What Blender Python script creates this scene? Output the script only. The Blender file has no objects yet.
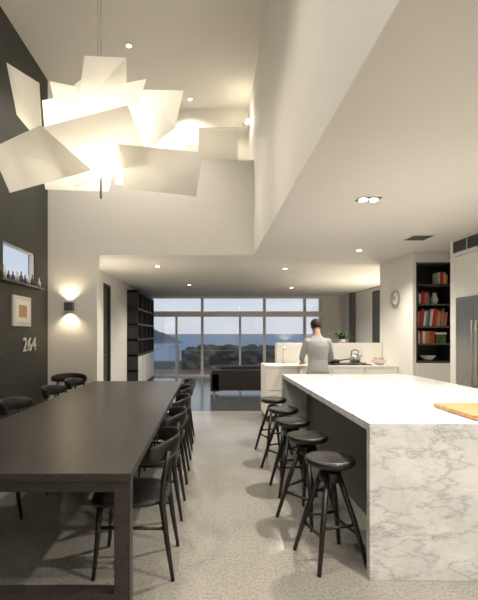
import bpy, bmesh, math, random
from mathutils import Vector, Matrix, Euler
random.seed(7)
scene=bpy.context.scene
scene.view_settings.view_transform='Standard'
scene.view_settings.look='None'
scene.view_settings.exposure=0.08

# ------------------------------------------------------------ materials
def newmat(name):
    m=bpy.data.materials.new(name); m.use_nodes=True
    nt=m.node_tree; b=nt.nodes['Principled BSDF']
    return m,nt,b
def coords(nt,scale=(1,1,1)):
    tc=nt.nodes.new('ShaderNodeTexCoord'); mp=nt.nodes.new('ShaderNodeMapping')
    mp.inputs['Scale'].default_value=scale
    nt.links.new(tc.outputs['Object'],mp.inputs['Vector']); return mp.outputs['Vector']
def noise(nt,vec,scale,detail=4,dist=0,rough=.5):
    n=nt.nodes.new('ShaderNodeTexNoise'); n.inputs['Scale'].default_value=scale
    n.inputs['Detail'].default_value=detail; n.inputs['Distortion'].default_value=dist
    n.inputs['Roughness'].default_value=rough
    nt.links.new(vec,n.inputs['Vector']); return n.outputs['Fac']
def ramp(nt,fac,stops):
    r=nt.nodes.new('ShaderNodeValToRGB'); cr=r.color_ramp
    while len(cr.elements)<len(stops): cr.elements.new(.5)
    for e,(p,c) in zip(cr.elements,stops):
        e.position=p; e.color=(c[0],c[1],c[2],1)
    nt.links.new(fac,r.inputs['Fac']); return r.outputs['Color']
def simple(name,col,rough=.5,metal=0,var=.06,scale=6,stretch=(1,1,1),bump=0,spec=.5):
    m,nt,b=newmat(name)
    v=coords(nt,stretch); f=noise(nt,v,scale,5)
    lo=[c*(1-var) for c in col]; hi=[min(1,c*(1+var)) for c in col]
    nt.links.new(ramp(nt,f,[(.3,lo),(.7,hi)]),b.inputs['Base Color'])
    b.inputs['Roughness'].default_value=rough; b.inputs['Metallic'].default_value=metal
    b.inputs['Specular IOR Level'].default_value=spec
    if bump:
        bp=nt.nodes.new('ShaderNodeBump'); bp.inputs['Strength'].default_value=bump
        bp.inputs['Distance'].default_value=.01
        nt.links.new(f,bp.inputs['Height']); nt.links.new(bp.outputs['Normal'],b.inputs['Normal'])
    return m
def emis(name,col,st):
    m,nt,b=newmat(name); b.inputs['Base Color'].default_value=(*col,1)
    b.inputs['Emission Color'].default_value=(*col,1); b.inputs['Emission Strength'].default_value=st
    return m
def marble_mat():
    m,nt,b=newmat('carrara_marble'); v=coords(nt,(1,1,1))
    mp=nt.nodes.new('ShaderNodeMapping'); mp.inputs['Rotation'].default_value=(.5,.95,.5); mp.inputs['Scale'].default_value=(1,1,2.6)
    nt.links.new(v,mp.inputs['Vector']); v2=mp.outputs['Vector']
    W=(1,1,1)
    c1=ramp(nt,noise(nt,v2,1.7,10,.1,.60),[(.47,W),(.493,(.88,.88,.89)),(.5,(.56,.57,.60)),(.506,(.88,.88,.89)),(.535,W)])
    c2=ramp(nt,noise(nt,v2,4.4,9,.15,.60),[(.485,W),(.5,(.78,.78,.80)),(.512,W)])
    c3=ramp(nt,noise(nt,v,4.0,10,.3,.66),[(.35,(.52,.525,.53)),(.65,(.70,.70,.70))])
    def mul(a,c):
        n=nt.nodes.new('ShaderNodeMix'); n.data_type='RGBA'; n.blend_type='MULTIPLY'
        n.inputs['Factor'].default_value=.95
        nt.links.new(a,n.inputs['A']); nt.links.new(c,n.inputs['B']); return n.outputs['Result']
    nt.links.new(mul(mul(c1,c2),c3),b.inputs['Base Color'])
    b.inputs['Roughness'].default_value=.28; return m
def concrete_mat():
    m,nt,b=newmat('polished_concrete'); v=coords(nt)
    a=ramp(nt,noise(nt,v,1.3,7,.3,.6),[(.3,(.265,.252,.225)),(.7,(.355,.342,.31))])
    s=ramp(nt,noise(nt,v,55,3),[(.38,(.68,.68,.68)),(.55,(1,1,1))])
    n=nt.nodes.new('ShaderNodeMix'); n.data_type='RGBA'; n.blend_type='MULTIPLY'; n.inputs['Factor'].default_value=.75
    nt.links.new(a,n.inputs['A']); nt.links.new(s,n.inputs['B']); nt.links.new(n.outputs['Result'],b.inputs['Base Color'])
    b.inputs['Roughness'].default_value=.2; return m
def glass_mat():
    m,nt,b=newmat('window_glass'); out=nt.nodes['Material Output']; nt.nodes.remove(b)
    t=nt.nodes.new('ShaderNodeBsdfTransparent'); g=nt.nodes.new('ShaderNodeBsdfGlossy'); g.inputs['Roughness'].default_value=.02
    t.inputs['Color'].default_value=(.95,.97,.98,1)
    mx=nt.nodes.new('ShaderNodeMixShader'); mx.inputs[0].default_value=.05
    nt.links.new(t.outputs[0],mx.inputs[1]); nt.links.new(g.outputs[0],mx.inputs[2]); nt.links.new(mx.outputs[0],out.inputs['Surface'])
    return m
def shade_mat():
    m,nt,b=newmat('pendant_shade'); out=nt.nodes['Material Output']; nt.nodes.remove(b)
    d=nt.nodes.new('ShaderNodeBsdfDiffuse'); d.inputs['Color'].default_value=(.90,.88,.84,1)
    t=nt.nodes.new('ShaderNodeBsdfTranslucent'); t.inputs['Color'].default_value=(.90,.87,.80,1)
    mx=nt.nodes.new('ShaderNodeMixShader'); mx.inputs[0].default_value=.36
    nt.links.new(d.outputs[0],mx.inputs[1]); nt.links.new(t.outputs[0],mx.inputs[2])
    nt.links.new(mx.outputs[0],out.inputs['Surface'])
    return m
def plaid_mat():
    m,nt,b=newmat('shirt_plaid'); tc=nt.nodes.new('ShaderNodeTexCoord')
    def wave(d):
        w=nt.nodes.new('ShaderNodeTexWave'); w.bands_direction=d; w.inputs['Scale'].default_value=11
        nt.links.new(tc.outputs['Object'],w.inputs['Vector'])
        return ramp(nt,w.outputs['Fac'],[(.35,(.32,.33,.35)),(.75,(.50,.50,.50))])
    n=nt.nodes.new('ShaderNodeMix'); n.data_type='RGBA'; n.inputs['Factor'].default_value=.5
    nt.links.new(wave('X'),n.inputs['A']); nt.links.new(wave('Z'),n.inputs['B']); nt.links.new(n.outputs['Result'],b.inputs['Base Color'])
    b.inputs['Roughness'].default_value=.9; return m
def stone_mat():
    m,nt,b=newmat('dark_stone'); v=coords(nt,(1,1,2))
    vo=nt.nodes.new('ShaderNodeTexVoronoi'); vo.inputs['Scale'].default_value=2.5; nt.links.new(v,vo.inputs['Vector'])
    nt.links.new(ramp(nt,vo.outputs['Distance'],[(.1,(.26,.25,.22)),(.6,(.10,.095,.085))]),b.inputs['Base Color']); b.inputs['Roughness'].default_value=.9
    return m

WALL=simple('warm_white_paint',(.80,.785,.74),.85,var=.015,scale=2)
CEIL=simple('ceiling_paint',(.73,.71,.665),.9,var=.01,scale=2)
DARKW=simple('charcoal_paint',(.038,.037,.032),.6,var=.08,scale=3)
CONC=concrete_mat(); MARB=marble_mat(); GLASS=glass_mat(); SHADE=shade_mat()
WENGE=simple('wenge_wood',(.034,.029,.026),.36,var=.45,scale=5,stretch=(14,.6,14))
BLACKW=simple('black_stained_wood',(.010,.009,.008),.38,var=.3,scale=8,stretch=(1,1,6))
WCAB=simple('white_lacquer',(.80,.78,.74),.4,var=.01)
DKCAB=simple('grey_laminate',(.08,.078,.072),.5,var=.08)
BLK=simple('black_laminate',(.018,.018,.018),.5,var=.1)
STEEL=simple('brushed_steel',(.42,.42,.42),.32,metal=1,var=.06,scale=20,stretch=(1,1,.05))
ALU=simple('anodised_frame',(.62,.61,.59),.45,metal=.1,var=.03)
LFLOOR=simple('dark_tile',(.07,.08,.09),.15,var=.15,scale=2)
LEATHER=simple('black_leather',(.015,.012,.011),.42,var=.2,bump=.2,scale=30)
DECK=simple('timber_deck',(.24,.12,.07),.6,var=.3,scale=4,stretch=(8,.5,1))
OAK=simple('cutting_board_timber',(.46,.26,.12),.45,var=.25,scale=4,stretch=(.7,12,5))
STONE=stone_mat()
GREEN=simple('leaf_green',(.05,.12,.025),.5,var=.4,scale=12)
HEDGE=simple('coastal_shrub',(.06,.07,.05),.9,var=.6,scale=5,bump=.6)
HEAD=simple('hazy_headland_rock',(.17,.18,.20),1,var=.2,scale=.05)  # distance haze is mixed into the rock colour
SEA=simple('sea_water',(.30,.36,.43),.7,var=.10,scale=.05,stretch=(.3,1,1),spec=.2)
SKIN=simple('skin',(.50,.30,.20),.55,var=.05)
HAIR=simple('dark_hair',(.015,.011,.009),.7,var=.4,scale=40)
JEANS=simple('dark_trousers',(.03,.033,.045),.85,var=.2,scale=30)
SHOE=simple('shoe_leather',(.02,.016,.013),.4)
SHIRT=plaid_mat()
LAMP_ON=emis('lamp_on',(1,.92,.78),25)
PAPER=simple('white_card',(.8,.78,.72),.7,var=.02)
SILVER=simple('satin_metal',(.6,.58,.54),.3,metal=1,var=.03)
CERAM=simple('white_ceramic',(.75,.74,.7),.25,var=.02)

# ------------------------------------------------------------ mesh builder
class B:
    def __init__(s,name,loc=(0,0,0),rot=0):
        s.name=name; s.bm=bmesh.new(); s.mats=[]; s.loc=loc; s.rot=rot
    def mi(s,m):
        if m not in s.mats: s.mats.append(m)
        return s.mats.index(m)
    def face(s,vs,m,smooth=False):
        try:
            f=s.bm.faces.new(vs); f.material_index=s.mi(m); f.smooth=smooth; return f
        except ValueError: return None
    def box(s,x0,x1,y0,y1,z0,z1,m,M=None):
        c=[Vector(p) for p in ((x0,y0,z0),(x1,y0,z0),(x1,y1,z0),(x0,y1,z0),(x0,y0,z1),(x1,y0,z1),(x1,y1,z1),(x0,y1,z1))]
        if M is not None: c=[M@p for p in c]
        v=[s.bm.verts.new(p) for p in c]
        for q in ((0,3,2,1),(4,5,6,7),(0,1,5,4),(1,2,6,5),(2,3,7,6),(3,0,4,7)): s.face([v[i] for i in q],m)
    def loft(s,rings,m,smooth=True,cap=True,closed=False):
        R=[[s.bm.verts.new(p) for p in r] for r in rings]; n=len(R[0])
        pairs=list(zip(R[:-1],R[1:]))
        if closed: pairs.append((R[-1],R[0]))
        for a,b in pairs:
            for i in range(n): s.face([a[i],a[(i+1)%n],b[(i+1)%n],b[i]],m,smooth)
        if cap and not closed:
            s.face(R[0][::-1],m); s.face(R[-1],m)
    def path(s,pts,rad,m,seg=12):
        pts=[Vector(p) for p in pts]
        if not hasattr(rad,'__len__'): rad=[rad]*len(pts)
        rings=[]; ref=Vector((0,0,1))
        d0=(pts[1]-pts[0]).normalized()
        if abs(d0.z)>.9: ref=Vector((0,1,0))
        for i,p in enumerate(pts):
            d=(pts[min(i+1,len(pts)-1)]-pts[max(i-1,0)]).normalized()
            u=d.cross(ref).normalized(); w=u.cross(d).normalized()
            rings.append([p+(u*math.cos(2*math.pi*k/seg)+w*math.sin(2*math.pi*k/seg))*rad[i] for k in range(seg)])
        s.loft(rings,m)
    def lathe(s,prof,m,c=(0,0,0),seg=32,axis='Z'):
        rings=[]
        for r,z in prof:
            ring=[]
            for k in range(seg):
                a=2*math.pi*k/seg
                p=(r*math.cos(a),r*math.sin(a),z)
                if axis=='X': p=(z,r*math.cos(a),r*math.sin(a))
                if axis=='Y': p=(r*math.cos(a),z,r*math.sin(a))
                ring.append(Vector(c)+Vector(p))
            rings.append(ring)
        s.loft(rings,m)
    def ell(s,c,r,m,seg=20,rings=12,M=None):
        R=[]
        for j in range(1,rings):
            t=math.pi*j/rings
            R.append([Vector((r[0]*math.sin(t)*math.cos(2*math.pi*k/seg),r[1]*math.sin(t)*math.sin(2*math.pi*k/seg),-r[2]*math.cos(t))) for k in range(seg)])
        if M is not None: R=[[M@p for p in q] for q in R]
        s.loft([[Vector(c)+p for p in q] for q in R],m)
    def done(s,bevel=0,parent=None,seg=2):
        bmesh.ops.recalc_face_normals(s.bm,faces=s.bm.faces)
        me=bpy.data.meshes.new(s.name); s.bm.to_mesh(me); s.bm.free()
        for m in s.mats: me.materials.append(m)
        o=bpy.data.objects.new(s.name,me); scene.collection.objects.link(o)
        o.location=s.loc; o.rotation_euler=(0,0,s.rot)
        if bevel:
            md=o.modifiers.new('bevel','BEVEL'); md.width=bevel; md.segments=seg; md.limit_method='ANGLE'; md.angle_limit=math.radians(50)
        if parent: o.parent=parent
        return o
def light(name,kind,loc,power,col=(1,.8,.55),size=.05,parent=None,rot=(0,0,0),angle=120,blend=.6):
    l=bpy.data.lights.new(name,kind); l.energy=power; l.color=col
    if kind=='AREA': l.size=size
    else: l.shadow_soft_size=size
    if kind=='SPOT': l.spot_size=math.radians(angle); l.spot_blend=blend
    o=bpy.data.objects.new(name,l); scene.collection.objects.link(o); o.location=loc; o.rotation_euler=rot
    if parent: o.parent=parent
    return o

# ------------------------------------------------------------ room shell
ZC=2.67; ZU=5.4
def rbox(name,*a,**k):
    b=B(name); b.box(*a); return b.done(**k)
rbox('floor',-2.62,4.5,-1.7,8.0,-.15,0,CONC)
rbox('floor_living',-2.62,4.5,8.0,14.4,-.15,0,LFLOOR)
# dark left wall with strip window
b=B('wall_left')
b.box(-2.62,-2.52,-1.6,5.26,0,ZU,DARKW); b.box(-2.62,-2.52,6.23,6.72,0,ZU,DARKW)
b.box(-2.62,-2.52,5.26,6.23,0,2.12,DARKW); b.box(-2.62,-2.52,5.26,6.23,2.59,ZU,DARKW); b.done()
rbox('wall_left_upper',-2.62,-2.52,6.72,10.0,0,ZU,WALL)
b=B('window_1')
b.box(-2.585,-2.575,5.28,6.21,2.14,2.57,GLASS)
for y in (5.26,6.21): b.box(-2.6,-2.54,y,y+.02,2.12,2.59,WCAB)
b.box(-2.6,-2.54,5.28,6.21,2.12,2.14,WCAB); b.box(-2.6,-2.54,5.28,6.21,2.57,2.59,WCAB)
b.done()
rbox('wall_back',-2.62,4.5,-1.7,-1.6,0,ZU,WALL)
b=B('wall_bulkhead')
b.box(-2.52,-1.75,6.72,6.86,0,ZC,WALL)
b.box(-2.52,.7,6.72,6.86,ZC,4.15,WALL); b.done()
rbox('wall_void_right',.7,.84,-1.6,10.0,ZC+.01,ZU,WALL)
b=B('ceiling_lower')
b.box(.7,4.5,-1.6,14.4,ZC,ZC+.01,CEIL)
b.box(.84,4.5,-1.6,14.4,ZC+.01,ZC+.3,CEIL)
b.box(-2.62,.7,6.86,14.4,ZC,ZC+.3,CEIL); b.done()
rbox('ceiling_upper',-2.62,.84,-1.7,10.1,ZU,ZU+.12,CEIL)
b=B('wall_upper_back')
b.box(-2.52,-.18,7.6,7.7,ZC+.3,ZU,WALL); b.box(.51,.7,7.6,7.7,ZC+.3,ZU,WALL); b.box(-.18,.51,7.6,7.7,5.07,ZU,WALL); b.done()
rbox('wall_upper_room',-2.52,.7,9.9,10.0,ZC+.3,ZU,WALL)
b=B('trim_opening')
b.box(-.195,-.18,7.585,7.6,ZC+.3,5.085,ALU); b.box(.51,.525,7.585,7.6,ZC+.3,5.085,ALU); b.box(-.195,.525,7.585,7.6,5.07,5.085,ALU); b.done()
# living left wall with dark doorway
b=B('wall_living_left')
b.box(-2.2,-2.1,6.86,8.55,0,ZC,WALL); b.box(-2.2,-2.1,9.15,14.3,0,ZC,WALL); b.box(-2.2,-2.1,8.55,9.15,2.45,ZC,WALL); b.done()
b=B('door_1')
b.box(-2.19,-2.15,8.6,9.1,.01,2.4,DKCAB); b.box(-2.2,-2.09,8.55,8.6,0,2.45,BLK); b.box(-2.2,-2.09,9.1,9.15,0,2.45,BLK); b.box(-2.2,-2.09,8.6,9.1,2.4,2.45,BLK)
b.path([(-2.15,8.68,1.0),(-2.12,8.68,1.0),(-2.12,8.78,1.0)],.009,SILVER,8)
b.done()
# right walls
rbox('wall_right',3.86,3.96,-1.6,6.45,0,ZC,WALL)
rbox('wall_living_right',4.4,4.5,7.76,14.3,0,ZC,WALL)
rbox('wall_pantry_side',3.08,3.13,6.5,7.64,0,ZC,WALL)
rbox('wall_pantry_back',3.08,4.5,7.65,7.75,0,ZC,WALL)
b=B('door_2')
b.box(4.355,4.395,10.6,11.4,.0,2.5,DKCAB); b.box(4.35,4.395,10.55,10.6,0,2.55,BLK); b.box(4.35,4.395,11.4,11.45,0,2.55,BLK); b.box(4.35,4.395,10.6,11.4,2.5,2.55,BLK)
b.path([(4.355,10.7,1.0),(4.33,10.7,1.0),(4.33,10.8,1.0)],.009,SILVER,8)
b.done()
rbox('trim_pilaster',4.3,4.395,12.9,13.2,0,ZC-.002,DKCAB)
# back glass wall
b=B('window_2')
Y0,Y1=14.3,14.38
b.box(-2.1,4.4,Y0,Y1,2.6,ZC,WCAB); b.box(-2.1,4.4,Y0-.02,Y1,1.99,2.17,WCAB); b.box(-2.1,4.4,Y0,Y1,0,.06,ALU)
for x in (-2.1,-.27,1.80,3.14,3.66): b.box(x,x+.09,Y0-.01,Y1,0,2.6,ALU)
for x in (-1.12,1.0): b.box(x,x+.07,Y0,Y1,.06,1.99,ALU)
b.box(-2.01,3.66,Y0+.035,Y0+.045,.06,1.99,GLASS); b.box(-2.01,3.66,Y0+.035,Y0+.045,2.17,2.6,GLASS)
b.box(3.75,4.4,Y0,Y1,.06,1.99,WALL); b.box(3.75,4.4,Y0,Y1,2.17,2.6,WALL)
b.done()

# ------------------------------------------------------------ exterior
rbox('terrace_deck',-6,7,14.4,17.85,-.2,-.06,DECK)
b=B('stone_garden_wall'); b.box(-1.15,7,18.0,18.4,-.2,.72,STONE); 
for i in range(48):
    b.ell((-1.0+i*.165,17.99,random.uniform(0,.65)),(random.uniform(.1,.2),.06,random.uniform(.07,.12)),STONE,10,6)
b.done(bevel=.02)
b=B('coastal_hedge')
for i in range(60):
    b.ell((-.8+i*.13,19.1+random.uniform(-.1,.2),.60+random.uniform(-.10,.12)),(.3,.3,.26),HEDGE,10,6)
b.box(-.9,7,18.82,19.5,-.2,.5,HEDGE); b.done()
b=B('glass_balustrade')
b.box(-5.9,-1.25,17.9,17.92,-.06,.9,GLASS); b.box(-5.9,-1.25,17.88,17.94,.9,.94,SILVER)
for x in (-5.8,-4.2,-2.7,-1.30): b.box(x,x+.04,17.88,17.94,-.06,.9,SILVER)
b.done()
b=B('ground_garden'); b.box(-60,60,18.5,26,-3.2,-.22,HEDGE); b.done()
b=B('sea'); 
v=[b.bm.verts.new(p) for p in ((-6000,26,-20),(6000,26,-20),(6000,9000,-20),(-6000,9000,-20))]; b.face(v,SEA); b.done()
b=B('headland')
N=40; top=[];base=[]
for i in range(N+1):
    t=i/N; x=-170+112*t
    h=-20+ (34*min(1,(1-t)*1.5)**.8)*(1+.03*math.sin(i*1.9)+.04*math.sin(i*.8))
    top.append((x,940+6*math.sin(i),h)); base.append((x,900,-20))
tv=[b.bm.verts.new(p) for p in top]; bv=[b.bm.verts.new(p) for p in base]; kv=[b.bm.verts.new((p[0],1000,-20)) for p in base]
for i in range(N):
    b.face([bv[i],bv[i+1],tv[i+1],tv[i]],HEAD,True); b.face([tv[i],tv[i+1],kv[i+1],kv[i]],HEAD,True)
b.done()

# ------------------------------------------------------------ dining table
b=B('dining_table',(-1.035,4.2,0))
hx=.645; hy=2.06
b.box(-hx,hx,-hy,hy,.71,.75,WENGE)
b.box(-hx+.03,hx-.03,-hy+.03,hy-.03,.675,.71,WENGE)
for sy in (-1,1):
    y0=sy*(hy-.01); y1=sy*(hy-.10); ya,yb=min(y0,y1),max(y0,y1)
    for sx in (-1,1):
        x0=sx*(hx-.005); x1=sx*(hx-.085); b.box(min(x0,x1),max(x0,x1),ya,yb,0,.71,WENGE)
    b.box(-hx+.085,hx-.085,ya,yb,.05,.14,WENGE)
    b.box(-hx+.085,hx-.085,ya+.01,yb-.01,.65,.71,WENGE)
b.done(bevel=.003)

# ------------------------------------------------------------ dining chairs (front = -X, back = +X)
def chair(loc,rot=0):
    b=B('dining_chair',(loc[0],loc[1],0),rot)
    def seatring(z,sc):
        r=[]
        for k in range(36):
            a=2*math.pi*k/36; c,s_=math.cos(a),math.sin(a)
            e=.62
            x=.235*sc*math.copysign(abs(c)**e,c); y=(.235-.03*c)*sc*math.copysign(abs(s_)**e,s_)
            r.append((x,y,z))
        return r
    b.loft([seatring(.425,.80),seatring(.432,.95),seatring(.445,1.0),seatring(.458,.99),seatring(.464,.93),seatring(.458,.7),seatring(.452,.3)],BLACKW)
    for s in (-1,1):
        b.path([(-.20,s*.20,0),(-.18,s*.185,.2),(-.165,s*.17,.435)],[.011,.016,.019],BLACKW)
        b.path([(.27,s*.205,0),(.235,s*.195,.22),(.205,s*.19,.44),(.215,s*.20,.60),(.245,s*.205,.76)],[.011,.016,.020,.016,.012],BLACKW)
        b.path([(-.172,s*.178,.30),(.222,s*.192,.30)],.010,BLACKW,8)
    b.path([(-.165,-.165,.40),(-.165,.165,.40)],.014,BLACKW,8); b.path([(.205,-.18,.40),(.205,.18,.40)],.014,BLACKW,8)
    rings=[]; n=18
    for i in range(n+1):
        t=-1+2*i/n; y=.265*math.sin(t*1.25)/math.sin(1.25); x=.285-.15*(1-math.cos(t*1.25))/(1-math.cos(1.25))
        hh=.066*(1-.45*abs(t)**3); zc=.765-.01*abs(t)
        nx=math.cos(t*.8); ny=math.sin(t*.8); ring=[]
        for k in range(12):
            a=2*math.pi*k/12; w=.011*math.cos(a); z=hh*math.sin(a)
            lean=.12*z
            ring.append((x+nx*w+lean,y+ny*w,zc+z))
        rings.append(ring)
    b.loft(rings,BLACKW)
    return b.done()
for y in (2.72,3.52,4.32,5.12,5.85): chair((-.48,y))
for y in (3.15,4.08,5.08,5.88): chair((-1.66,y),math.pi)
chair((-2.13,6.40),math.pi/2)

# ------------------------------------------------------------ island
b=B('kitchen_island',(0,0,0))
X0,X1=.94,2.56; A,C=2.515,5.56
b.box(X0,X1,A,C,.872,.92,MARB)
b.box(X0,X1,A,A+.05,0,.872,MARB); b.box(X0,X1,C-.05,C,0,.872,MARB)
b.box(1.25,2.48,A+.05,C-.05,.0,.872,DKCAB)
n=5; L=(C-A-.1)/n
for i in range(n):
    for z0,z1 in ((.1,.35),(.355,.61),(.615,.865)):
        b.box(2.48,2.50,A+.055+i*L,A+.045+(i+1)*L,z0,z1,WCAB)
b.done(bevel=.002)
b=B('cutting_board',(1.93,2.83,.92)); b.box(-.33,.33,-.24,.24,.001,.032,OAK); b.done(bevel=.006)

def stool(x,y,r=0):
    b=B('bar_stool',(x,y,0),r)
    b.lathe([(.0001,.60),(.10,.60),(.135,.605),(.155,.62),(.160,.635),(.156,.650),(.145,.656),(.12,.652),(.0001,.650)],BLACKW,seg=40)
    b.lathe([(.0001,.50),(.018,.50),(.018,.60),(.0001,.60)],SILVER,seg=16)
    b.lathe([(.0001,.50),(.06,.50),(.068,.51),(.068,.565),(.055,.575),(.0001,.575)],BLACKW,seg=24)
    L=[]
    for k in range(4):
        a=math.pi/4+k*math.pi/2; c,s=math.cos(a),math.sin(a)
        b.path([(.235*c,.235*s,0),(.15*c,.15*s,.28),(.052*c,.052*s,.56)],[.013,.018,.017],BLACKW)
        L.append((c,s))
    def P(k,z):
        r=.235-(.235-.052)*z/.56-.003; return (r*L[k%4][0],r*L[k%4][1],z)
    for k in range(4):
        z=.20 if k%2 else .25
        b.path([P(k,z),P(k+1,z)],.010,BLACKW,8)
    return b.done()
for (x,y,r) in ((.775,2.76,.25),(.77,3.37,.7),(.765,3.95,.1),(.79,4.56,.5),(.785,5.25,.3)): stool(x,y,r)

# ------------------------------------------------------------ back kitchen bench
b=B('kitchen_counter')
b.box(.94,3.07,7.05,7.62,.0,.10,BLK)
b.box(.92,3.075,7.0,7.62,.10,.885,WCAB)
b.box(.92,3.075,6.98,7.63,.885,.92,WCAB)
for i in range(4):
    x=.93+i*.535
    b.box(x,x+.525,6.982,7.0,.52,.875,WCAB); b.box(x,x+.525,6.982,7.0,.12,.51,WCAB)
b.done(bevel=.002)
b=B('wall_riser'); b.box(1.21,3.075,7.64,7.9,0,1.27,WALL); b.done()
b=B('cooktop',(2.3,7.3,.92)); b.box(-.38,.38,-.24,.24,.001,.012,BLK)
for x,y in ((-.22,-.1),(.22,-.1),(-.22,.12),(.22,.12)):
    b.lathe([(.05,.012),(.055,.02),(.0001,.02)],SILVER,(x,y,0),20)
    for k in range(4):
        a=k*math.pi/2; b.path([(x,y,.03),(x+.1*math.cos(a),y+.1*math.sin(a),.03)],.005,BLK,6)
        b.path([(x+.1*math.cos(a),y+.1*math.sin(a),.03),(x+.1*math.cos(a),y+.1*math.sin(a),.012)],.005,BLK,6)
b.done()
b=B('frying_pan',(2.08,7.2,.958)); b.lathe([(.0001,0),(.10,0),(.125,.045),(.12,.045),(.097,.006),(.0001,.006)],BLK); b.path([(.12,0,.035),(.30,.02,.06)],.011,BLK,8); b.done()
b=B('kettle',(2.52,7.42,.957)); b.lathe([(.0001,0),(.085,0),(.09,.03),(.075,.1),(.04,.135),(.0001,.14)],STEEL); b.path([(.06,0,.06),(.13,0,.11)],[.018,.010],STEEL,8)
b.path([(-.07,0,.1),(-.06,0,.18),(0,0,.21),(.06,0,.18),(.05,0,.12)],.008,BLK,8); b.done()
b=B('fruit_bowl',(2.85,7.2,.921)); b.lathe([(.0001,0),(.05,0),(.11,.05),(.14,.09),(.132,.09),(.10,.055),(.0001,.015)],CERAM)
for p in ((0,0,.07),(.06,.03,.08),(-.05,.04,.08),(.0,-.06,.08)): b.ell(p,(.038,.038,.038),OAK,12,8)
b.done()
b=B('sink_faucet',(1.3,7.5,.92)); b.path([(0,0,0),(0,0,.22),(0,-.04,.28),(0,-.12,.28),(0,-.14,.24)],.012,SILVER,10); b.lathe([(.025,0),(.025,.03),(.0001,.03)],SILVER); b.done()
# potted plant
b=B('potted_plant',(2.42,7.77,1.27)); b.lathe([(.0001,0),(.05,0),(.068,.07),(.06,.07),(.0001,.055)],CERAM)
for i in range(34):
    a=random.uniform(0,6.28); l=random.uniform(.16,.34); up=random.uniform(.03,.15); w=.026
    d=Vector((math.cos(a),math.sin(a)*.6,0)); s=Vector((-math.sin(a),math.cos(a),0))*w
    p0=Vector((0,0,.055)); p1=p0+d*l*.5+Vector((0,0,up)); p2=p0+d*l+Vector((0,0,up*.7))
    vs=[b.bm.verts.new(p) for p in (p0,p1-s,p2,p1+s)]
    b.face([vs[0],vs[1],vs[3]],GREEN); b.face([vs[1],vs[2],vs[3]],GREEN)
b.done()

# ------------------------------------------------------------ pantry bookshelf (facing camera)
b=B('bookcase')
bx0,bx1,by0,by1=3.135,3.70,6.5,6.93
b.box(bx0,bx0+.02,by0,by1,1.0,2.52,BLK); b.box(bx1-.02,bx1,by0,by1,1.0,2.52,BLK); b.box(bx0,bx1,by1-.02,by1,1.0,2.52,BLK)
for z in (1.0,1.27,1.53,1.87,2.17,2.50): b.box(bx0+.02,bx1-.02,by0+.01,by1-.02,z,z+.02,DKCAB)
b.box(bx0,4.0,by0,by1,2.52,ZC-.003,WCAB); b.box(bx1,4.0,by0,by1,1.0,2.52,WCAB)
b.box(bx0,4.0,by0,by1,.1,.99,WCAB); b.box(bx0,4.0,by0+.05,by1,0,.1,BLK)
for z0,z1 in ((.12,.40),(.41,.69),(.70,.98)): b.box(bx0+.005,3.99,by0-.018,by0,z0,z1,WCAB)
b.done(bevel=.0015)
cols=[(.5,.03,.02),(.7,.65,.55),(.45,.04,.03),(.1,.12,.2),(.6,.25,.06),(.75,.72,.68),(.7,.7,.66),(.55,.1,.05),(.2,.25,.12),(.6,.5,.3)]
bmats=[simple('book_cover_%d'%i,c,.6,var=.05) for i,c in enumerate(cols)]
b=B('book_row')
def books(x0,x1,z,hmin,hmax,lean=0):
    x=x0
    while x<x1:
        w=random.uniform(.018,.04); h=random.uniform(hmin,hmax); d=random.uniform(.15,.2)
        M=Matrix.Translation((x,0,z))@Matrix.Rotation(lean,4,'Y')
        m=random.choice(bmats)
        b.box(.0,w,6.56,6.56+d,0.008 if lean else 0.001,h,m,M); b.box(.003,w-.003,6.565,6.56+d+.004,.012,h-.006,PAPER,M); x+=w+.002
books(3.17,3.60,1.55,.22,.28,.10); books(3.17,3.42,1.29,.15,.2); books(3.17,3.36,1.89,.15,.22); books(3.50,3.63,2.19,.15,.2)
b.done()
b=B('storage_box',(3.55,6.68,1.29)); b.box(-.08,.08,-.1,.1,.001,.14,GREEN); b.box(-.085,.085,-.105,.105,.14,.17,PAPER); b.done(bevel=.003)
b=B('decorative_vase',(3.5,6.68,1.891)); b.lathe([(.0001,0),(.035,0),(.06,.07),(.03,.15),(.035,.18),(.0001,.17)],CERAM); b.done()
b=B('serving_bowl',(3.4,6.68,1.021)); b.lathe([(.0001,.001),(.05,.001),(.12,.08),(.112,.08),(.0001,.02)],CERAM); b.done()
# wall clock
b=B('wall_clock',(3.078,7.08,2.01))
b.lathe([(.0001,0),(.15,0),(.15,-.03),(.14,-.035),(.135,-.02),(.0001,-.02)],SILVER,seg=40,axis='X')
b.lathe([(.0001,-.0205),(.134,-.0205),(.134,-.022),(.0001,-.022)],PAPER,seg=40,axis='X')
for k in range(12):
    M=Matrix.Rotation(k*math.pi/6,4,'X'); b.box(-.026,-.022,-.004,.004,.1,.125,BLK,M)
b.box(-.03,-.026,-.004,.004,-.015,.07,BLK,Matrix.Rotation(1.0,4,'X')); b.box(-.033,-.03,-.003,.003,-.02,.1,BLK,Matrix.Rotation(-.8,4,'X'))
b.done()
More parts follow.
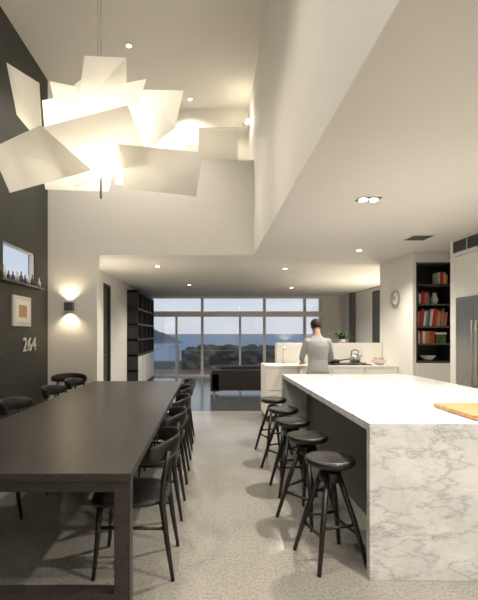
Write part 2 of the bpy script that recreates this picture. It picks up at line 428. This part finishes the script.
# ------------------------------------------------------------ fridge wall
b=B('refrigerator')
b.box(3.22,3.84,4.62,5.52,.0,1.89,STEEL)
b.box(3.17,3.22,4.625,5.065,.05,1.885,STEEL); b.box(3.17,3.22,5.075,5.515,.05,1.885,STEEL)
for y in (5.03,5.11): 
    b.path([(3.12,y,.7),(3.12,y,1.6)],.012,SILVER,10)
    for z in (.75,1.55): b.path([(3.12,y,z),(3.17,y,z)],.008,SILVER,8)
b.box(3.2,3.22,4.63,5.51,0,.05,BLK)
b.done(bevel=.004)
b=B('tall_kitchen_cabinet')
b.box(3.17,3.84,5.525,5.65,0,2.43,WCAB)
b.box(3.19,3.84,4.62,5.525,1.895,2.43,WCAB)
for y in (4.625,5.075): b.box(3.17,3.19,y,y+.445,1.9,2.425,WCAB)
b.box(3.19,3.84,-1.5,4.615,.1,2.43,WCAB); b.box(3.22,3.84,-1.5,4.615,0,.1,BLK)
for i in range(10): b.box(3.17,3.19,-1.5+i*.611,-1.5+i*.611+.605,.11,2.425,WCAB)
b.box(3.17,3.84,-1.5,5.65,2.435,ZC-.003,WALL)
b.done(bevel=.0015)
b=B('air_vent')
b.box(3.155,3.168,4.3,5.56,2.48,2.62,BLK)
for i in range(5): b.box(3.148,3.156,4.3,5.56,2.488+i*.028,2.498+i*.028,DKCAB)
for i in range(5): b.box(3.146,3.156,4.35+i*.3,4.362+i*.3,2.48,2.62,ALU)
b.box(3.145,3.168,4.28,4.3,2.475,2.625,WCAB); b.box(3.145,3.168,5.56,5.58,2.475,2.625,WCAB); b.done()
b=B('ceiling_vent',(2.66,5.46,ZC)); b.box(-.14,.14,-.14,.14,-.012,-.001,CEIL)
for i in range(8): b.box(-.12,.12,-.12+i*.032,-.105+i*.032,-.02,-.012,DKCAB)
b.done()

# ------------------------------------------------------------ living area
b=B('sofa',(1.15,10.35,0))
b.box(-1.1,1.1,-.42,.42,.12,.30,LEATHER)
b.box(-1.1,1.1,-.45,-.25,.12,.60,LEATHER)
b.box(-1.12,-.9,-.45,.45,.10,.52,LEATHER); b.box(.9,1.12,-.45,.45,.10,.52,LEATHER)
for x in (-.88,0.01): b.box(x,x+.87,-.22,.42,.30,.44,LEATHER); b.box(x,x+.87,-.26,-.10,.42,.68,LEATHER)
for x in (-1.05,1.0):
    for y in (-.4,.35): b.box(x,x+.05,y,y+.05,0,.12,SILVER)
b.done(bevel=.035,seg=3)
b=B('display_shelf',(-2.1,11.0,0))
b.box(.002,.03,0,3.2,0,2.55,BLK)
for z in (0,.45,.85,1.25,1.65,2.05,2.5): b.box(.03,.28,0,3.2,z,z+.05,BLK)
for i in range(5): b.box(.03,.28,i*.79,i*.79+.04,0,2.55,BLK)
for i in (0,1,2,3): b.box(.27,.285,i*.79+.05,i*.79+.78,.06,.84,WCAB)
for i,z in ((0,.9),(1,1.3),(0,1.7),(2,.9),(1,2.1),(0,1.3)):
    b.box(.08,.2,i*.79+.15,i*.79+.5,z,z+.25,PAPER)
b.done()

# ------------------------------------------------------------ wall things, dining side
b=B('wall_sconce',(-2.17,6.72,1.86)); b.box(-.065,.065,-.10,-.001,-.065,.065,DKCAB); o=b.done(bevel=.003)
light('sconce_lamp_up','SPOT',(0,-.06,.08),15,(1,.78,.5),.03,o,(math.pi,0,0),130,.8)
light('sconce_lamp_down','SPOT',(0,-.06,-.08),15,(1,.78,.5),.03,o,(0,0,0),130,.8)
# unseen lamps added to brighten the living ceiling (return of the left wall, back of the pantry wall, right wall)
def fill_uplight(name,x,y,z,dx,dy,p):
    b=B(name,(x,y,z))
    b.lathe([(.03,-.05),(.07,0),(.085,.06),(.075,.06),(.0001,-.02)],CERAM,(dx*.10,dy*.10,0),20)
    b.box(min(0,dx*.10)-.02*abs(dy),max(0,dx*.10)+.02*abs(dy),min(0,dy*.10)-.02*abs(dx),max(0,dy*.10)+.02*abs(dx),-.05,-.01,CERAM)
    o=b.done(); light(name+'_bulb','SPOT',(dx*.10,dy*.10,.05),p,(1,.86,.68),.05,o,(math.pi,0,0),165,.6)
fill_uplight('unseen_fill_lamp',-2.099,7.5,1.3,1,0,50)
fill_uplight('unseen_fill_lamp',3.7,7.751,1.0,0,1,45)
fill_uplight('unseen_fill_lamp',4.399,9.8,.9,-1,0,210)
b=B('framed_picture')
b.box(-2.519,-2.49,5.48,6.02,1.54,1.94,ALU); b.box(-2.492,-2.486,5.53,5.97,1.59,1.89,PAPER); b.box(-2.487,-2.482,5.63,5.87,1.66,1.82,OAK); b.done(bevel=.003)
t=bpy.data.curves.new('house_number','FONT'); t.body='264'; t.size=.27; t.extrude=.008; t.space_character=1.1; t.materials.append(ALU)
o=bpy.data.objects.new('house_number',t); scene.collection.objects.link(o); o.location=(-2.508,5.80,1.20); o.rotation_euler=(math.pi/2,0,math.pi/2)
b=B('bottle_row')
b.box(-2.518,-2.44,5.1,6.4,2.085,2.115,DKCAB)
for i in range(10):
    h=random.uniform(.10,.17); y=5.2+i*.12; z=2.115
    b.lathe([(.0001,0),(.024,0),(.024,h*.5),(.009,h*.7),(.009,h),(.0001,h)],DKCAB if i%3 else SILVER,(-2.48,y,z),12)
b.done()

# ------------------------------------------------------------ pendant of crossing translucent planes
pc=(-1.02,4.06,3.32)
b=B('pendant_lamp',pc)
panels=[
 [(-.80,-.20,.56),(-.44,-.36,.28),(-.46,-.22,-.21),(-.76,-.08,.15)],
 [(-.51,-.12,.26),(.48,-.34,.33),(.34,-.26,-.02),(-.49,-.06,-.19)],
 [(-.21,-.05,.21),(-.08,-.26,.58),(.31,-.36,.50),(.26,-.10,.19)],
 [(.38,-.05,.40),(.80,-.30,.25),(.73,-.36,-.10),(.36,-.08,-.26)],
 [(.20,-.22,-.18),(.97,-.34,-.31),(.90,-.05,-.60),(.20,.08,-.48)],
 [(-.92,-.24,-.23),(-.43,-.36,-.08),(-.03,-.20,-.41),(-.87,.02,-.54)],
 [(-.47,-.34,-.10),(.33,-.42,.06),(.47,-.12,-.28),(-.24,.0,-.50)],
 [(-.60,.25,.40),(.50,.20,.45),(.55,.30,-.1),(-.55,.35,-.15)],
 [(-.7,.3,-.1),(.1,.2,-.1),(.05,.1,-.5),(-.6,.2,-.45)],
 [(.0,.35,.1),(.75,.25,.15),(.8,.2,-.35),(.1,.2,-.4)],
 [(-.45,-.1,.45),(.05,.3,.55),(.1,.3,.25),(-.4,-.05,.2)],
 [(-.30,.10,.52),(.02,-.10,.60),(.10,-.05,.28),(-.22,.12,.22)],
 [(.10,.05,.60),(.42,.25,.36),(.60,.10,.12),(.20,-.05,.30)],
]
for p in panels:
    vs=[b.bm.verts.new(q) for q in p]; b.face([vs[0],vs[1],vs[2]],SHADE); b.face([vs[0],vs[2],vs[3]],SHADE)
for x,z in ((-.03,2.078),(.0,2.078)): b.path([(x,0,.0),(x,0,z)],.004,SILVER,6)
b.path([(0,0,-.6),(0,0,.1)],.012,SILVER,8)
b.path([(-.35,0,0),(.35,0,0)],.01,SILVER,8)
b.lathe([(.0001,2.05),(.06,2.05),(.06,2.078),(.0001,2.078)],SILVER)
o=b.done()
for p in ((-.38,.05,.0),(.38,.05,.02),(.0,.08,.15),(.0,.02,-.25)): light('pendant_bulb','POINT',p,6,(1,.90,.74),.10,o)

# ------------------------------------------------------------ downlights
def downlight(x,y,z,p,angle=110,square=False,col=(1,.91,.78)):
    b=B('downlight',(x,y,z))
    if square:
        b.box(-.10,.10,-.06,.06,-.008,-.001,DKCAB)
        for s in (-.048,.048): b.lathe([(.0001,-.008),(.036,-.008),(.036,-.016),(.0001,-.016)],LAMP_ON,(s,0,0),20)
    else:
        b.lathe([(.0001,-.001),(.05,-.001),(.05,-.008),(.034,-.010),(.0001,-.010)],CERAM,seg=24)
        b.lathe([(.0001,-.010),(.03,-.010),(.03,-.014),(.0001,-.014)],LAMP_ON,seg=20)
    o=b.done()
    if p: light('downlight_lamp','SPOT',(0,0,-.03),p,col,.035,o,(0,0,0),angle,.7)
    return o
downlight(1.45,3.91,ZC,230,140,True)
downlight(1.45,1.6,ZC,170,135,True)
downlight(2.7,3.0,ZC,120,130); downlight(2.7,.2,ZC,140,140); downlight(1.45,-.6,ZC,130,140)  # out-of-view lamps added as fill beside and behind the camera
for x,y,p in ((1.43,8.1,130),(2.2,6.3,140),(-.93,7.8,150)): downlight(x,y,ZC,p,140)
for x,y in ((-.5,10.8),(2.2,11.5)): downlight(x,y,ZC,170,150)
for x,y,p in ((-.32,7.25,35),(-1.7,7.2,35)): downlight(x,y,ZU,p,150)
for x,y in ((-1.9,1.0),(-.9,2.6),(-.9,-.6),(-1.1,5.9)): downlight(x,y,ZU,205,125)  # added as fill for the void, mostly out of view
downlight(-.9,9.0,ZU,190,160)
b=B('wall_spotlight',(.698,7.2,4.95)); b.box(-.03,-.001,-.04,.04,-.04,.04,SILVER); b.lathe([(.0001,-.13),(.03,-.13),(.035,-.03),(.0001,-.03)],SILVER,axis='X',seg=20)
b.lathe([(.0001,-.032),(.026,-.032),(.026,-.036),(.0001,-.036)],LAMP_ON,(-.05,-.05,.02),16,'Y')
o=b.done(); light('spot_lamp','POINT',(-.1,-.12,0),6,(1,.85,.62),.03,o)

# ------------------------------------------------------------ the man
def remesh(src,vox,smooth_it=3):
    md=src.modifiers.new('r','REMESH'); md.mode='VOXEL'; md.voxel_size=vox; md.use_smooth_shade=True
    sm=src.modifiers.new('s','SMOOTH'); sm.iterations=smooth_it; sm.factor=.5
    dg=bpy.context.evaluated_depsgraph_get(); dg.update()
    me=bpy.data.meshes.new_from_object(src.evaluated_get(dg)); name=src.name
    src.modifiers.clear(); src.data=me; me.name=name
    return src
man=bpy.data.objects.new('man',None); scene.collection.objects.link(man)
b=B('body')
def ering(c,rx,ry,n=24): return [(c[0]+rx*math.cos(2*math.pi*k/n),c[1]+ry*math.sin(2*math.pi*k/n),c[2]) for k in range(n)]
b.loft([ering(c,rx,ry) for c,rx,ry in [((0,0,.82),.13,.10),((0,-.005,.90),.170,.120),((0,0,.98),.165,.115),((0,.005,1.08),.155,.105),((0,.01,1.2),.168,.112),((0,.02,1.30),.180,.115),((0,.03,1.37),.175,.10),((0,.045,1.42),.125,.075),((0,.055,1.455),.07,.062),((0,.08,1.52),.056,.058),((0,.095,1.57),.052,.055)]],SHIRT)
for s in (-1,1):
    b.ell((s*.165,.03,1.355),(.062,.062,.068),SHIRT)
    b.path([(s*.165,.03,1.36),(s*.205,.05,1.24),(s*.235,.085,1.11)],[.060,.054,.046],SHIRT,16)
    b.ell((s*.235,.085,1.105),(.047,.047,.047),SHIRT)
    b.path([(s*.235,.085,1.105),(s*.20,.22,1.05),(s*.155,.36,1.005)],[.045,.038,.027],SHIRT,16)
    b.path([(s*.085,0,.88),(s*.10,.01,.68),(s*.105,.02,.48)],[.095,.082,.060],SHIRT,18)
    b.path([(s*.105,.02,.49),(s*.105,-.01,.30),(s*.105,-.02,.08)],[.060,.058,.042],SHIRT,18)
    b.path([(s*.105,-.06,.045),(s*.11,.05,.05),(s*.12,.17,.035)],[.042,.046,.032],SHIRT,14)
body=remesh(b.done(),.013)
me=body.data; me.materials.clear()
for m in (SHIRT,JEANS,SKIN,SHOE): me.materials.append(m)
for f in me.polygons:
    c=f.center; i=0
    if c.z<.09: i=3
    elif c.z<.86 : i=1
    if c.z>1.475: i=2
    if c.y>.20 and abs(c.x)>.1 and .9<c.z<1.2: i=2
    f.material_index=i; f.use_smooth=True
body.parent=man
b=B('head')
b.ell((0,0,.02),(.076,.097,.100),SKIN,28,18); b.ell((0,.022,-.05),(.058,.070,.062),SKIN,24,14)
b.path([(0,.09,.015),(0,.112,-.022)],[.010,.016],SKIN,12); b.ell((0,.083,-.062),(.024,.012,.008),SKIN)
for s in (-1,1):
    b.ell((s*.078,-.005,-.005),(.010,.020,.032),SKIN); b.ell((s*.030,.088,.032),(.022,.012,.007),SKIN)
head=remesh(b.done(),.006,2)
me=head.data; me.materials.clear(); me.materials.append(SKIN); me.materials.append(HAIR)
for v in me.vertices:
    c=v.co
    if (c.z>.055 or (c.y<.012 and c.z>-.045)) and abs(c.x)<.079: v.co=c*1.05
for f in me.polygons:
    c=f.center; f.material_index=1 if ((c.z>.058 or (c.y<.012 and c.z>-.05)) and abs(c.x)<.083) else 0; f.use_smooth=True
head.parent=man; head.location=(0,.125,1.615); head.rotation_euler=(-.45,0,.25)
b=B('eyes')
EYE=simple('eye_white',(.8,.8,.78),.2); 
for s in (-1,1):
    b.ell((s*.030,.084,.012),(.012,.010,.009),EYE,14,8); b.ell((s*.030,.092,.012),(.005,.004,.005),HAIR,10,6)
e=b.done(); e.parent=head
for s in (-1,1):
    b=B('hand_left' if s<0 else 'hand_right')
    b.ell((0,.045,0),(.040,.055,.016),SKIN); b.path([(0,-.01,0),(0,.03,0)],[.027,.026],SKIN)
    for i,(x,l) in enumerate(((-.030,.062),(-.010,.075),(.010,.080),(.029,.070))):
        b.path([(x,.08,.0),(x*1.15,.08+l*.5,.006),(x*1.2,.08+l*.8,-.010),(x*1.2,.08+l,-.026)],[.0095,.009,.0085,.007],SKIN,10)
    b.path([(-.028,.02,0),(-.052,.05,-.004),(-.058,.085,-.014)],[.012,.0105,.008],SKIN,10)
    h=remesh(b.done(),.0045,2)
    h.data.materials.clear(); h.data.materials.append(SKIN)
    if s<0: h.scale=(-1,1,1)
    h.parent=man; h.location=(s*.155,.362,1.005); h.rotation_euler=(-.12,0,0)
man.location=(1.665,6.58,0); man.scale=(.965,.965,.965)

# ------------------------------------------------------------ world (dusk sky)
w=bpy.data.worlds.new('dusk_sky'); scene.world=w; w.use_nodes=True; nt=w.node_tree
bg=nt.nodes['Background']; tc=nt.nodes.new('ShaderNodeTexCoord'); sp=nt.nodes.new('ShaderNodeSeparateXYZ')
nt.links.new(tc.outputs['Generated'],sp.inputs[0])
c=ramp(nt,sp.outputs['Z'],[(0,(.55,.55,.59)),(.06,(.58,.61,.67)),(.3,(.42,.50,.61)),(1,(.28,.37,.54))])
nt.links.new(c,bg.inputs['Color']); bg.inputs['Strength'].default_value=1.25

# ------------------------------------------------------------ camera
cam=bpy.data.cameras.new('camera'); co=bpy.data.objects.new('camera',cam); scene.collection.objects.link(co)
co.location=(0,0,1.45); co.rotation_euler=(math.pi/2,0,0)
cam.sensor_width=36; cam.sensor_fit='AUTO'; cam.lens=25.8; cam.shift_x=.05; cam.shift_y=.055
cam.clip_end=12000; cam.clip_start=.05
scene.camera=co
